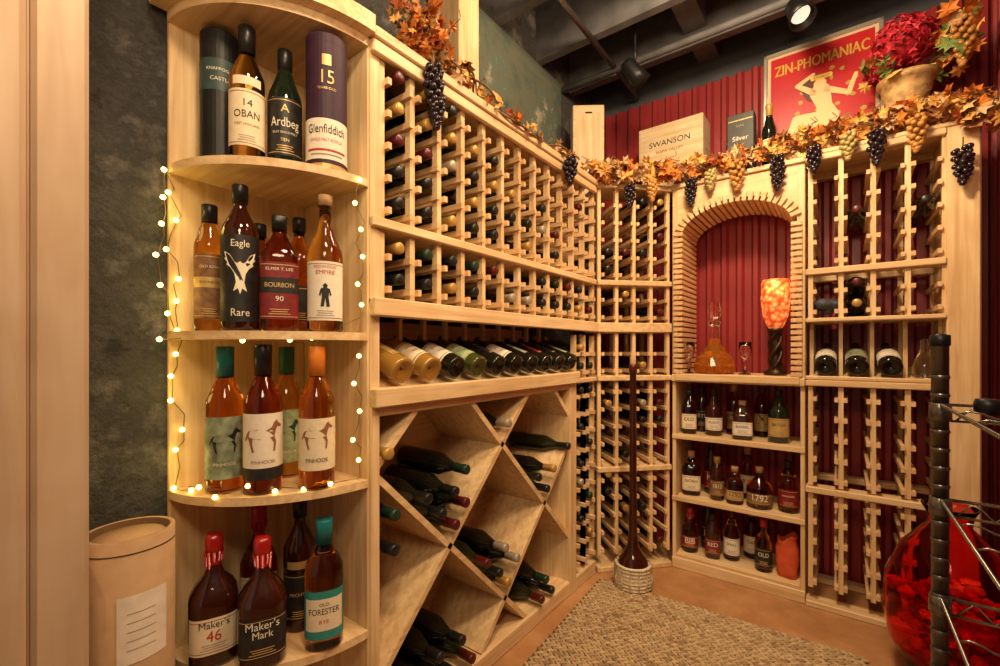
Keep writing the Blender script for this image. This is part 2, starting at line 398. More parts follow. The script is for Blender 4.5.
m.rbox(.485,.505,0,.34,0,2.2,'pine_z',MR); m.rbox(.485,.585,-.012,.008,0,2.2,'pine_z',MR); m.rbox(.570,.590,.0,.34,0,2.2,'pine_z',MR)
m.rbox(-.01,.59,-.02,.34,2.195,2.215,'pine_x',MR)
m.build('lattice_wine_rack')
m=MB(); ccx,ccy=-1.45,.811
m.rbox(-1.467,-1.45,.425,.811,0,2.2,'pine_z')
def qshelf(zt,th,rx,ry,mat='pine_x'):
    n=28; poly=[(ccx,ccy,zt-th)]+[(ccx+rx*math.cos(t),ccy-ry*math.sin(t),zt-th) for t in [math.pi/2*i/n for i in range(n+1)]]
    m.prism(poly,(0,0,th),mat)
for z in (1.75,1.30,.87,.43,.06): qshelf(z,.022,.350,.388)
qshelf(2.17,.03,.350,.39); qshelf(2.215,.05,.385,.43)
m.build('quarter_round_shelf')
# ------------------------------------------------------------------ wine bottles
def winebottle(glass,cap,label=None,r=.043,L=.345,segs=16):
    b=MB(); prof=[(.004,.015),(r*.7,.0),(r*.97,.002),(r,.01),(r,.195),(r*.93,.215),(r*.68,.238),(.021,.262),(.0165,.275),(.0165,.285),(.0175,.286),(.0172,.325),(.0185,.328),(.0185,.344),(.015,.347),(.001,.347)]
    ms=[glass]*9+[cap]*6
    b.lathe(prof,ms,segs)
    if label:
        lt=label in('label_cream','label_white','label_gold')
        patch(b,.045,.155,r,2,label,1.4); patch(b,.052,.056,r,2,'ink_brown' if lt else 'ink_gold',1.3,.0014); patch(b,.144,.148,r,2,'ink_brown' if lt else 'ink_gold',1.3,.0014); bent_text(b,'ESTATE',.115,.04,r,2,'ink' if lt else 'ink_cream'); bent_text(b,'RESERVE',.085,.03,r,2,'ink_brown' if lt else 'ink_gold')
    return b.mesh('bottle')
caps=['cap_black','cap_black','cap_black','cap_gold','cap_green','cap_black','cap_silver','cap_black','cap_burg','cap_gold','cap_black','cap_burg']
vars_=[winebottle('wine_glass_green' if i%3==2 else 'wine_glass_dark',c) for i,c in enumerate(caps)]
disp=[winebottle(g,c,l) for g,c,l in (('wine_glass_gold','cap_cream','label_cream'),('wine_glass_gold','cap_gold','label_gold'),('wine_glass_dark','cap_black','label_white'),('wine_glass_dark','cap_burg','label_black'),('wine_glass_olive','cap_silver','label_green'),('wine_glass_dark','cap_gold','label_maroon'),('wine_glass_dark','cap_black','label_olive'))]
def empty(n):
    e=bpy.data.objects.new(n,None); sc.collection.objects.link(e); return e
def axisM(pos,z,up):
    z=Vector(z).normalized(); y=-(Vector(up)-z*Vector(up).dot(z)).normalized(); x=y.cross(z)
    return Matrix(((x.x,y.x,z.x,pos[0]),(x.y,y.y,z.y,pos[1]),(x.z,y.z,z.z,pos[2]),(0,0,0,1)))
def put(me,M,par,nm='bottle'):
    o=bpy.data.objects.new(nm,me); sc.collection.objects.link(o); o.parent=par; o.matrix_world=M
def fill(slots,par,prob):
    for (M,u,z,r,c) in slots:
        if R()<prob(M,u,z,r,c):
            p=M@Vector((u,.332,z)); w=-(M.to_3x3()@Vector((0,1,0)))
            put(random.choice(vars_),axisM(p,w,(0,0,1)),par)
e=empty('racked_wine_bottles')
def pl(M,u,z,r,c):
    if z>1.645: return (.7 if r<3 else .45) if u<1.6 else (.4 if r<3 else .15)
    return .85 if z>1.38 else .5
fill(slotsL,e,pl)
e=empty('corner_wine_bottles'); fill(slotsC,e,lambda M,u,z,r,c:.35)
e=empty('lattice_wine_bottles'); fill(slotsR,e,lambda M,u,z,r,c:1 if (c==1 and 1.39<z<1.65) else (.18 if 1.7<z<2.05 else 0))
e=empty('display_wine_bottles')
order=[1,0,2,4,3,2,6,5,3,6]
for i in range(10):
    u=.864+(i+.5)*PL; sl=.118/.345
    put(disp[order[i]],axisM(ML@Vector((u,-.03,1.137+.048)),(-1,-.0,sl),(.3,-.3,1) if i in(1,2,3,5) else (0,.8,.6),),e)
e=empty('reclined_wine_bottles')
for i in range(3):
    u=.01+(i+.5)*PW
    put(disp[[2,6,2][i]],axisM(MR@Vector((u,-.03,1.125+.046)),(0,1,.30),(0,-.5,1)),e)
e=empty('binned_wine_bottles')
def pile(Y,Z,offs,out=0):
    for (a,b) in offs:
        p=ML@Vector((Y+a,.315+rr(-.0,.01)-out,Z+b))
        put(random.choice(vars_),axisM(p,(1,rr(-.03,.03),rr(-.02,.05)),(0,0,1)),e)
tri=[(0,.075),(-.064,.139),(.064,.139),(0,.203),(-.128,.203)]
pile(1.1625,.5525,tri+[(.064,.267)])
pile(1.4825,.2225,tri)
pile(1.8025,.5425-.01,tri[:3])
pile(1.985,.745,[(0,.02)]) 
pile(.885,.93,[(0,.0)])
pile(.885,.64,[(0,.0),(.01,.1)])
pile(1.1525,-.1,[(-.10,.215),(.0,.215),(.10,.215),(-.05,.29),(.05,.29),(-.17,.215)])
pile(1.79,-.09,[(-.05,.205),(.05,.205),(0,.28)])
pile(1.4825,.86,[(0,.08)]) 
# ------------------------------------------------------------------ spirits bottles
LIGHT=('label_cream','label_white','label_gold','label_green')
def spirit(name,x,y,z,r,h,glass,cap,n=2,neck=.3,capf=.12,body=.62,labels=(),texts=(),art=None,wax=False,face=None,rn=None,deco=True,taper=0):
    b=MB(); rn=rn or .0155
    zb=h*body; zn=h*(1-neck*.55)
    if wax:
        prof=[(.001,.0),(r*.9,0),(r,.012),(r,zb),(r*.96,zb+.012),(r*.75,zb+.035),(rn*1.5,zb+.06),(rn,zb+.085),(rn,zn),(rn*1.25,zn),(rn*1.35,zn+.02),(rn*1.4,h-.012),(rn*1.1,h),(.001,h)]
        ms=[glass]*7+['wax_red']*6
    else:
        zc=h*(1-capf)
        if taper==2: # bulbous shoulder then slim neck
            prof=[(.001,.0),(r*.80,0),(r*.86,.008),(r*.93,zb*.5),(r,zb*.92),(r*.97,zb+.016),(r*.70,zb+.036),(rn*1.2,zb+.052),(rn*.97,max(zc-.004,zb+.056))]
        elif taper:
            prof=[(.001,.0),(r*.9,0),(r,.008),(r,zb),(r*.94,zb+.018),(r*.72,zb+.045),(rn*1.5,zb+.072),(rn*1.1,zb+.095),(rn*.97,max(zc-.004,zb+.098))]
        else:
            prof=[(.001,.0),(r*.9,0),(r,.008),(r,zb),(r*.97,zb+.012),(r*.80,zb+.030),(rn*1.6,zb+.052),(rn*1.05,zb+.072),(rn*.97,max(zc-.004,zb+.075))]
        prof+=[(rn*1.2,zc-.003),(rn*1.2,zc),(rn*1.22,zc),(rn*1.28,h-.003),(rn*1.15,h),(.001,h)]
        ms=[glass]*10+[cap]*4
    b.lathe(prof,ms,32,None,n)
    for i,(z0,z1,mt,ha) in enumerate(labels):
        patch(b,z0*h,z1*h,r,n,mt,ha,.0009 if i==0 else .0013)
        if deco and i==0 and z1-z0>.2:
            ik='ink_brown' if mt in LIGHT else 'ink_gold'
            for q in (z0*h+.006,z1*h-.008): patch(b,q,q+.0016,r,n,ik,ha*.93,.0015)
            for k,wd in ((0,.5),(1,.38),(2,.45)):
                q=z0*h+.013+k*.006; patch(b,q,q+.0018,r,n,'ink_grey' if mt in LIGHT else ik,wd,.0015)
    for (t,zz,w,mt,hs) in texts: bent_text(b,t,zz*h,w*r*1.55,r,n,mt,hs)
    if art: bent_poly(b,art[0],art[1]*h,art[2]*r*2,r,n,art[3])
    if wax:
        for k in range(9):
            a=k*.7; L=rr(.01,.035); b.tube([(rn*1.2*math.sin(a),-rn*1.2*math.cos(a),zn+.01),(rn*1.12*math.sin(a),-rn*1.12*math.cos(a),zn-L)],[.006,.004],'wax_red',6)
    if face is None: face=math.atan2(-y,-x)+math.pi/2
    return b.build(name,M=T(x,y,z)@RZ(face),recalc=False)
W='whiskey_bottle'
def gift(name,x,y,z,r,h,body,segs):
    b=MB(); b.lathe([(.001,0),(r,0),(r,.012),(r*1.015,.012),(r*1.015,h*.93),(r*1.02,h*.93),(r*1.02,h-.004),(r*.97,h),(.001,h)],[ 'label_gold','label_gold','label_gold',body,body,body,body,body],32,None,2,False)
    for s in segs:
        if s[0]=='p': patch(b,s[1]*h,s[2]*h,r*1.015,2,s[3],s[4],.0008 if s[4]>1.5 else .0014,0,30)
        else: bent_text(b,s[1],s[2]*h,s[3]*r*2,r*1.015,2,s[4],s[5])
    b.build(name,M=T(x,y,z)@RZ(math.atan2(-y,-x)+math.pi/2),recalc=False)
gift('scotch_gift_tube',-1.388,.528,1.75,.048,.375,'tube_black',[('p',.55,.78,'tube_band',3.1),('t','KNAPPOGUE',.70,.7,'ink_cream',1),('t','CASTLE',.63,.5,'ink_cream',1)])
gift('scotch_gift_tube',-1.165,.718,1.75,.054,.372,'tube_purple',[('t','15',.66,.30,'ink_gold',1.2),('t','YEARS OLD',.58,.45,'ink_gold',1),('p',.06,.36,'label_white',3.1),('t','Glenfiddich',.28,.95,'ink',1.5),('t','SINGLE MALT SCOTCH',.20,.8,'ink_red',1.3),('p',.75,.83,'label_gold',.22),('p',.12,.135,'ink_red',1.0),('p',.09,.10,'ink_grey',.8)])
spirit(W,-1.281,.553,1.75,.044,.372,'spirit_pale','cap_black',labels=[(.10,.50,'label_cream',1.25),(.53,.59,'label_cream',.8)],texts=[('14',.40,.3,'ink',1),('OBAN',.32,.9,'ink',1.2),('WEST HIGHLAND',.25,.9,'ink_brown',1.2)],capf=.20,body=.60,rn=.0165)
spirit(W,-1.253,.643,1.75,.045,.345,'glass_green_dark','cap_black',labels=[(.10,.56,'label_black',1.2)],texts=[('A',.47,.3,'ink_gold',1),('Ardbeg',.36,1.05,'ink_cream',1.5),('ISLAY SINGLE MALT',.28,.9,'ink_cream',1.2),('TEN',.22,.3,'ink_gold',1)],capf=.2,body=.57,taper=1)
z=1.30
spirit(W,-1.391,.502,z,.037,.35,'spirit_pale','cap_black',labels=[(.10,.60,'label_brown',1.25),(.34,.42,'label_gold',1.2)],texts=[('OLD EZRA',.50,.8,'ink_cream',1),('BOURBON',.38,.8,'ink',1)],capf=.14,body=.66)
spirit(W,-1.28,.535,z,.045,.39,'spirit_dark','cap_black',labels=[(.06,.64,'label_black',1.5)],texts=[('Eagle',.58,.6,'ink_cream',1.2),('Rare',.12,.6,'ink_cream',1.2)],art=(WING,.34,.85,'ink_cream'),capf=.12,body=.66,deco=False)
spirit(W,-1.222,.612,z,.047,.315,'spirit_deep','cap_black',n=4,labels=[(.10,.58,'label_maroon',1.1),(.32,.45,'label_black',1.1)],texts=[('ELMER T. LEE',.52,.8,'ink_cream',1),('BOURBON',.385,.85,'ink_gold',1.3),('90',.27,.25,'ink_cream',1)],capf=.13)
spirit(W,-1.159,.710,z,.048,.385,'spirit_pale','cork',body=.54,labels=[(.08,.50,'label_white',1.2)],texts=[('REDWOOD',.46,.8,'ink_red',1),('EMPIRE',.42,.65,'ink_red',1)],art=(MAN,.26,.55,'ink'),capf=.08,taper=1)
spirit(W,-1.400,.640,z,.040,.33,'spirit_amber','cap_black',labels=[(.1,.4,'label_cream',1.2)])
spirit(W,-1.345,.735,z,.042,.36,'spirit_amber','cap_black',labels=[(.1,.4,'label_black',1.2)])
z=.87
P='PINHOOK'
spirit(W,-1.334,.519,z,.046,.39,'spirit_amber','cap_teal',body=.60,labels=[(.10,.52,'label_olive',1.5)],texts=[(P,.20,.75,'ink_cream',1)],art=(HORSE,.36,.7,'ink'),capf=.21,rn=.0175,deco=False)
spirit(W,-1.241,.577,z,.047,.395,'spirit_deep','cap_black',body=.60,labels=[(.10,.54,'label_white',1.5),(.10,.18,'label_black',1.5)],texts=[(P,.22,.8,'ink_brown',1)],art=(HORSE,.39,.85,'ink_brown'),capf=.21,rn=.0175,deco=False)
spirit(W,-1.345,.695,z,.046,.39,'spirit_pale','cap_lime',body=.60,labels=[(.12,.52,'label_green',1.5)],capf=.21,rn=.0175,texts=[(P,.2,.8,'ink_cream',1)],art=(HORSE,.36,.7,'label_dkgreen'),deco=False)
spirit(W,-1.1625,.687,z,.047,.39,'spirit_amber','cap_orange',body=.60,labels=[(.14,.50,'label_cream',1.5)],texts=[(P,.21,.8,'ink',1.2)],art=(HORSE,.38,.75,'ink_brown'),capf=.21,rn=.0175,deco=False)
z=.43
spirit(W,-1.335,.493,z,.058,.33,'spirit_dark','wax_red',n=3,wax=True,body=.50,labels=[(.12,.40,'label_cream',1.0)],texts=[("Maker's",.35,.7,'ink',1.2),('46',.26,.35,'ink_red',1.2)])
spirit(W,-1.225,.568,z,.058,.325,'spirit_dark','wax_red',n=3,wax=True,body=.50,labels=[(.10,.42,'label_black',1.0)],texts=[("Maker's",.36,.8,'ink_cream',1.2),('Mark',.29,.5,'ink_cream',1.2)])
spirit(W,-1.385,.632,z,.050,.36,'spirit_deep','wax_red',n=3,wax=True,body=.52,labels=[(.12,.46,'label_cream',1.0)])
spirit(W,-1.285,.705,z,.045,.37,'spirit_dark','cap_black',labels=[(.10,.46,'label_black',1.2),(.5,.56,'label_gold',.8)],texts=[('MICHTER',.3,.8,'ink_gold',1)])
spirit(W,-1.158,.706,z,.051,.345,'spirit_amber','cap_teal',n=2.6,body=.60,labels=[(.10,.48,'label_teal',1.2),(.17,.42,'label_cream',.95)],texts=[('OLD',.375,.3,'ink',1),('FORESTER',.32,.95,'ink',1.4),('RYE',.24,.3,'ink_red',1)],capf=.19,rn=.018,deco=False)
def cab(px,y,z,r,h,g,l,t,c='cap_black',n=2,wax=False,body=.58,taper=0):
    spirit(W,px,y,z,r,h,g,c,n=n,wax=wax,body=body,labels=[(.12,.46 if body>.5 else .38,l,1.2)],texts=[(t,.34 if body>.5 else .28,.75,'ink' if l in LIGHT else 'ink_cream',1.2)],rn=.0145,capf=.15,taper=taper)
z=.765
cab(-.705,2.76,z,.040,.25,'spirit_deep','label_cream','OLD',n=4); cab(-.66,2.87,z,.04,.28,'spirit_dark','label_black','RYE',taper=1)
cab(-.575,2.78,z,.046,.27,'spirit_dark','label_white','RESERVE',body=.50,taper=1); cab(-.487,2.87,z,.038,.29,'spirit_deep','label_brown','OAK','cap_gold')
cab(-.425,2.75,z,.048,.21,'spirit_dark','label_white','BARREL','cork',n=5); cab(-.35,2.9,z,.04,.28,'spirit_deep','label_gold','X','cap_burg')
cab(-.258,2.77,z,.050,.28,'glass_green_dark','label_gold','BATCH',taper=1,body=.54)
z=.41
cab(-.695,2.77,z,.050,.25,'spirit_deep','label_cream','NOAH','cork',n=4); cab(-.605,2.86,z,.040,.29,'spirit_dark','label_maroon','KY',taper=1)
cab(-.552,2.75,z,.038,.24,'spirit_dark','label_brown','1812','cap_gold'); cab(-.42,2.89,z,.042,.29,'spirit_amber','label_cream','RYE','cork')
cab(-.462,2.745,z,.043,.20,'spirit_deep','label_gold','1792','cork',n=3,body=.5); cab(-.345,2.755,z,.062,.215,'spirit_deep','label_brown','1792','cork',body=.46)
cab(-.215,2.77,z,.048,.26,'spirit_amber','label_maroon','WOODFORD')
z=.08
cab(-.70,2.76,z,.046,.25,'spirit_deep','label_maroon','BIB',wax=True,body=.5); cab(-.625,2.87,z,.040,.29,'spirit_dark','label_black','JET',taper=1)
cab(-.575,2.75,z,.040,.24,'spirit_dark','label_maroon','RED',n=3); cab(-.485,2.79,z,.042,.27,'spirit_amber','label_white','SMALL','cap_burg')
cab(-.325,2.75,z,.042,.27,'spirit_amber','label_black','OLD','wax_red',taper=1,body=.52); cab(-.40,2.89,z,.042,.27,'spirit_deep','label_cream','OAK','cap_gold')
b=MB(); prof=[(.001,0),(.045,0),(.05,.03),(.05,.09),(.05,.15),(.045,.19),(.05,.20),(.04,.20),(.001,.17)]
b.lathe(prof,'red_bag',20,None,4)
b.v=[(x*(1+.10*math.sin(z*40+x*70)),y*(1+.10*math.sin(z*50+x*90)),z*(1+.1*math.sin(x*60))) for x,y,z in b.v]; b.build('gift_bag',M=T(-.218,2.76,.08),recalc=False)
b=MB()
b.lathe([(.001,0),(.095,0),(.110,.015),(.112,.045),(.095,.09),(.060,.13),(.036,.165),(.028,.20),(.025,.27),(.033,.285),(.038,.292),(.026,.298),(.020,.305),(.034,.335),(.038,.36),(.026,.405),(.001,.42)],['amber_liquid']*7+['clear_glass']*9,10,None,2,False)
b.build('crystal_decanter',M=T(-.575,2.80,1.115))
def goblet(x,y):
    b=MB(); b.lathe([(.001,0),(.032,0),(.032,.003),(.006,.01),(.004,.07),(.008,.078),(.026,.10),(.033,.13),(.030,.18),(.028,.18),(.030,.13),(.023,.102),(.001,.085)],'clear_glass',20); b.build('stemmed_glass',M=T(x,y,1.115),recalc=False)
goblet(-.695,2.72); goblet(-.417,2.78)
b=MB(); b.lathe([(.001,0),(.055,0),(.055,.02),(.035,.03),(.02,.05),(.026,.08),(.018,.12),(.026,.17),(.02,.21),(.035,.235),(.04,.25),(.001,.25)],'bronze',16)
for k in range(3):
    b.tube([(.026*math.cos(k*2.1+t*5),.026*math.sin(k*2.1+t*5),.03+t*.2) for t in [i/12 for i in range(13)]],[.012-.006*abs(i/12-.5) for i in range(13)],'bronze',7)
b.lathe([(.001,.25),(.030,.25),(.042,.27),(.060,.32),(.070,.40),(.068,.48),(.062,.51),(.057,.51),(.062,.47),(.064,.40),(.055,.33),(.001,.275)],'amber_shade',24)
b.build('amber_table_lamp',M=T(-.275,2.80,1.115),recalc=False)
b=MB()
for k in range(9): b.add(*ICO2,'black_cloth',S(rr(-.06,.05),rr(-.03,.03),.03+rr(0,.05),rr(.03,.045),.035,rr(.02,.035))@Matrix.Rotation(rr(0,3),4,'Y'),True)
b.build('folded_cloth',M=T(-.062,2.73,1.405))
b=MB(); b.lathe([(.001,0),(.04,0),(.045,.02),(.04,.07),(.018,.11),(.014,.15),(.02,.17),(.001,.17)],'clear_glass',16); b.build('glass_carafe',M=T(.30,2.73,1.128))
# ------------------------------------------------------------------ top-of-rack items
ZT=2.215
b=MB(); b.rbox(-.095,.095,-.06,.06,0,.55,'crate_wood',b=.003); b.box(-.08,.08,-.062,-.059,.05,.5,'pine_z'); b.tube([(-.02,-.065,.5),(.02,-.065,.5)],.004,'black_metal'); b.build('wooden_wine_box',M=T(-1.26,2.56,2.2)@RZ(math.radians(35)))
b=MB(); b.rbox(-.19,.19,-.09,.09,0,.43,'crate_wood',b=.003); b.rbox(-.18,.18,-.094,-.09,.02,.41,'crate_wood',b=.001)
flat_text(b,'SWANSON',0,.31,.24,'ink',-.0955); flat_text(b,'NAPA VALLEY',0,.26,.16,'ink_brown',-.0955); b.build('wooden_wine_crate',M=T(-.825,2.88,ZT-.01))
b=MB(); b.rbox(-.067,.067,-.05,.05,0,.38,'box_dark',b=.003); flat_text(b,'Silver',0,.24,.08,'ink_cream',-.0515); flat_text(b,'OAK',0,.31,.04,'ink_grey',-.0515); b.box(-.06,.06,-.0512,-.05,.34,.345,'label_gold'); b.build('wine_gift_box',M=T(-.445,2.86,ZT-.02))
o=bpy.data.objects.new('champagne_bottle',winebottle('wine_glass_dark','cap_gold','label_cream',.036)); sc.collection.objects.link(o); o.matrix_world=T(-.30,2.76,ZT-.01)
b=MB(); pw,ph=.52,.71
b.rbox(-pw/2,pw/2,0,.02,0,ph,'poster_frame',b=.004)
b.box(-pw/2+.02,pw/2-.02,-.002,.0,.02,ph-.02,'poster_paper'); b.box(-pw/2+.035,pw/2-.035,-.004,-.002,.04,ph-.035,'poster_red')
for a,c in ((-pw/2,-pw/2+.018),(pw/2-.018,pw/2)): b.rbox(a,c,-.014,0,0,ph,'poster_frame',b=.003)
for a,c in ((0,.018),(ph-.018,ph)): b.rbox(-pw/2,pw/2,-.014,0,a,c,'poster_frame',b=.003)
Mt=T(0,0,ph-.115)
for dx,dz in ((-.0012,0),(.0012,0),(0,.001),(0,0)): flat_text(b,'ZIN-PHOMANIAC',dx,dz,.41,'yellow_print',-.0055,Mt,hs=1.6)
def limb(a,c,ra,rc,mat,y):
    a=Vector((a[0],a[1]+.06));c=Vector((c[0],c[1]+.06));d=(c-a); an=math.atan2(d.y,d.x); P=[]
    for i in range(9): t=an+math.pi/2+math.pi*i/8; P.append((a.x+ra*math.cos(t),y,a.y+ra*math.sin(t)))
    for i in range(9): t=an-math.pi/2+math.pi*i/8; P.append((c.x+rc*math.cos(t),y,c.y+rc*math.sin(t)))
    b.add(P,[list(range(18))],mat)
random.seed(3)
for k in range(34):
    x,zz=rr(-.19,.19),rr(.08,.54); b.add([(x+.012*math.cos(t)*rr(.6,1.3),-.0045,zz+.012*math.sin(t)*rr(.6,1.3)) for t in [i*math.pi/4 for i in range(8)]],[list(range(8))],'leafprint')
for k in range(170):
    t=rr(0,1); x=-.2+.40*t; zz=.06+.22*R()*(1.2-abs(t-.5)); b.add([(x+.013*math.cos(q),-.0047-k*1e-5,zz+.013*math.sin(q)) for q in [i*math.pi/4 for i in range(8)]],[list(range(8))],random.choice(['yellow_print','leafprint','skin_print','ink_brown']))
limb((-.03,.40),(-.02,.36),.055,.05,'hair_print',-.0066)
limb((.0,.40),(.0,.39),.028,.026,'skin_print',-.0072)
limb((.0,.355),(.02,.27),.045,.032,'skin_print',-.0070); limb((.02,.27),(.03,.21),.034,.052,'skin_print',-.0071)
limb((.03,.20),(-.10,.23),.045,.026,'skin_print',-.0072); limb((-.10,.23),(-.15,.13),.024,.010,'skin_print',-.0073)
limb((.03,.19),(-.06,.14),.042,.024,'skin_print',-.0069); limb((-.06,.14),(-.17,.12),.022,.009,'skin_print',-.0070)
limb((.03,.36),(.12,.31),.016,.012,'skin_print',-.007); limb((.12,.31),(.15,.40),.012,.009,'skin_print',-.0071)
limb((-.03,.36),(-.10,.42),.015,.011,'skin_print',-.007); limb((-.10,.42),(-.03,.46),.011,.009,'skin_print',-.0071)
for k in range(7): limb((-.03+k*.012,.435),(-.03+k*.012,.437),.012,.012,'yellow_print',-.0078)
b.build('framed_poster',M=T(-.085,2.895,ZT-.01)@Matrix.Rotation(math.radians(-4),4,'X'))
LEAF=[(0,-.5),(.12,-.25),(.42,-.42),(.36,-.12),(.62,.05),(.38,.16),(.45,.42),(.18,.30),(0,.62),(-.18,.30),(-.45,.42),(-.38,.16),(-.62,.05),(-.36,-.12),(-.42,-.42),(-.12,-.25)]
def rotrand(): return Matrix.Rotation(rr(0,6.28),4,'Z')@Matrix.Rotation(rr(-1.4,1.4),4,'X')@Matrix.Rotation(rr(0,6.28),4,'Y')
def leaf(mb,p,s,mat,rot=None):
    vs=[(0,0,.12)]+[(x,y,rr(-.16,.08)) for x,y in LEAF]; n=len(LEAF)
    mb.add(vs,[(0,1+i,1+(i+1)%n) for i in range(n)],mat,T(*p)@(rot or rotrand())@Matrix.Diagonal((s,s,s,1)),False)
def grapes(mb,p,L,w,mat,n=34,r=.0125):
    for k in range(n):
        t=(k+.5)/n; a=k*2.4; rad=w*(math.sin(math.pi*min(1,.25+t*.75)))*rr(.75,1)
        mb.add(*ICO2,mat,S(p[0]+rad*math.cos(a),p[1]+rad*math.sin(a),p[2]-t*L,r*rr(.85,1.1)),True)
    mb.tube([(p[0],p[1],p[2]+.04),(p[0],p[1],p[2]-L*.4)],.003,'vine_brown',5)
LM=['leaf_orange','leaf_rust','leaf_gold','leaf_brown','leaf_orange','leaf_tan','leaf_gold','leaf_tan','leaf_gold']
random.seed(11)
def garland(name,path,density,size,clusters,spread=.05,tn=3,tw=8):
    g=MB(); P=[Vector(p) for p in path]
    def at(t):
        f=t*(len(P)-1); i=min(int(f),len(P)-2); return P[i].lerp(P[i+1],f-i)
    N=int(sum((P[i+1]-P[i]).length for i in range(len(P)-1))*40)
    for k in range(tn):
        ph=rr(0,6); a1=rr(.014,.03); g.tube([at(i/N)+Vector((a1*math.sin(i*.5+ph),a1*math.cos(i*.4+ph),a1*math.sin(i*.33+ph*2))) for i in range(N+1)],rr(.003,.006),'vine_brown',6)
    for k in range(density):
        p=at(R()); leaf(g,(p.x+rr(-spread,spread),p.y+rr(-spread,spread),p.z+rr(-spread*.9,spread*1.0)),rr(.55,1.25)*size,random.choice(LM))
    for k in range(density//tw):
        p=at(R()); dz=rr(-.5,.9); sx=rr(-1,1); g.tube([p+Vector((sx*.012*i+.014*math.sin(i*1.1),-.02-.004*i,.012*i*dz+.01*math.cos(i*1.2))) for i in range(10)],.0016,'vine_brown',4)
    for (c,L,w,mt) in clusters: grapes(g,c,L,w,mt)
    return g.build(name,recalc=False)
garland('autumn_garland',[(-1.10,2.28,2.24),(-.95,2.45,2.25),(-.76,2.63,2.26),(-.5,2.66,2.26),(-.2,2.66,2.27),(.1,2.66,2.28),(.35,2.64,2.28),(.5,2.62,2.2)],500,.068,[
 ((-.93,2.42,2.17),.13,.026,'grape_dark'),((-.84,2.52,2.20),.11,.024,'grape_amber'),((-.66,2.62,2.20),.15,.028,'grape_dark'),((-.43,2.62,2.24),.15,.034,'grape_amber'),((-.25,2.62,2.22),.17,.030,'grape_dark'),
 ((-.10,2.61,2.22),.12,.026,'grape_dark'),((.03,2.61,2.25),.12,.026,'grape_green'),((.13,2.61,2.23),.15,.028,'grape_dark'),((.26,2.60,2.25),.15,.030,'grape_amber'),((.40,2.60,2.08),.15,.030,'grape_dark'),((-.56,2.62,2.22),.1,.022,'grape_green')],.048,4)
garland('grape_garland',[(-1.09,.92,2.25),(-1.07,1.02,2.29),(-1.08,1.12,2.26),(-1.09,1.22,2.23),(-1.09,1.38,2.22),(-1.09,1.8,2.21),(-1.09,2.1,2.22)],80,.048,[((-1.065,1.04,2.18),.14,.030,'grape_dark'),((-1.07,1.06,2.11),.12,.024,'grape_dark'),((-1.05,1.95,2.19),.13,.030,'grape_dark')],.032,3,3)
g=MB()
for k in range(70): leaf(g,(-1.08+rr(-.05,.05),.98+rr(-.09,.12),2.28+rr(-.06,.09)),rr(.035,.062),random.choice(['leaf_orange','leaf_gold','leaf_orange','leaf_rust','leaf_tan']))
g.tube([(-1.08,.92+i*.03,2.25+.02*math.sin(i)) for i in range(9)],.004,'vine_brown',6)
g.build('autumn_leaf_spray',recalc=False)
# flower pot
g=MB(); g.lathe([(.001,0),(.055,0),(.06,.015),(.045,.03),(.06,.06),(.088,.13),(.095,.175),(.108,.18),(.108,.20),(.095,.20),(.088,.185),(.001,.17)],'gold_pot',28)
cent=[(-.02,-.05,.345,.105),(.05,.0,.36,.07),(-.09,.0,.28,.06)]
for (x,y,zz,r0) in cent:
    for k in range(230):
        a=rr(0,6.28); u=rr(-1,1); q=math.sqrt(1-u*u); d=Vector((q*math.cos(a),q*math.sin(a),u))
        p=Vector((x,y,zz))+d*r0*rr(.94,1.08); rot=(d+Vector((rr(-.4,.4),rr(-.4,.4),rr(-.4,.4)))).to_track_quat('Z','Y').to_matrix().to_4x4()@RZ(rr(0,6))
        s=.024; g.add([(0,0,0)]+[(math.cos(t)*s*(1 if i%2 else .4),math.sin(t)*s*(1 if i%2 else .4),rr(0,.010)) for i,t in enumerate([j*math.pi/4 for j in range(8)])],[(0,1+i,1+(i+1)%8) for i in range(8)],random.choice(['petal_red','petal_red','petal_pink']),T(*p)@rot)
    g.add(*ICO2,'petal_red',S(x,y,zz,r0*.9),True)
for k in range(34): leaf(g,(rr(.10,.22),rr(-.1,.08),rr(.20,.42)),rr(.055,.09),random.choice(['leaf_green','leaf_gold','leaf_tan','leaf_green','leaf_orange']))
for k in range(10): leaf(g,(rr(-.16,-.05),rr(-.12,-.02),rr(.18,.28)),rr(.05,.08),random.choice(['leaf_green','leaf_gold','leaf_green']))
for k in range(5): g.tube([(0,0,.18),(rr(-.1,.18),rr(-.05,.05),rr(.3,.42))],.003,'vine_brown',5)
grapes(g,(.17,-.08,.36),.20,.034,'grape_amber',50,.012)
g.build('flower_pot',M=T(.245,2.79,ZT+.09),recalc=False)
b=MB(); b.rbox(-.1,.1,-.08,.08,0,.09,'crate_wood'); b.build('pot_riser',M=T(.245,2.81,ZT))
def track(x,y,z,rot):
    b=MB(); M=Matrix.Rotation(rot[0],4,'X')@Matrix.Rotation(rot[1],4,'Y')
    b.lathe([(.001,.09),(.03,.09),(.042,.07),(.048,0),(.058,-.06),(.052,-.06),(.04,-.02),(.001,-.02)],['black_metal']*6+['lamp_face'],20,M)
    b.tube([(0,0,.06),(0,0,.14),(0,.0,3.3-z)],.008,'black_metal',8); b.box(-.04,.04,-.04,.04,3.27-z,3.3-z,'black_metal')
    b.build('track_light',M=T(x,y,z),recalc=False)
track(-.92,2.47,2.80,(.5,-.5)); track(-.155,2.55,2.85,(-.5,-.3))
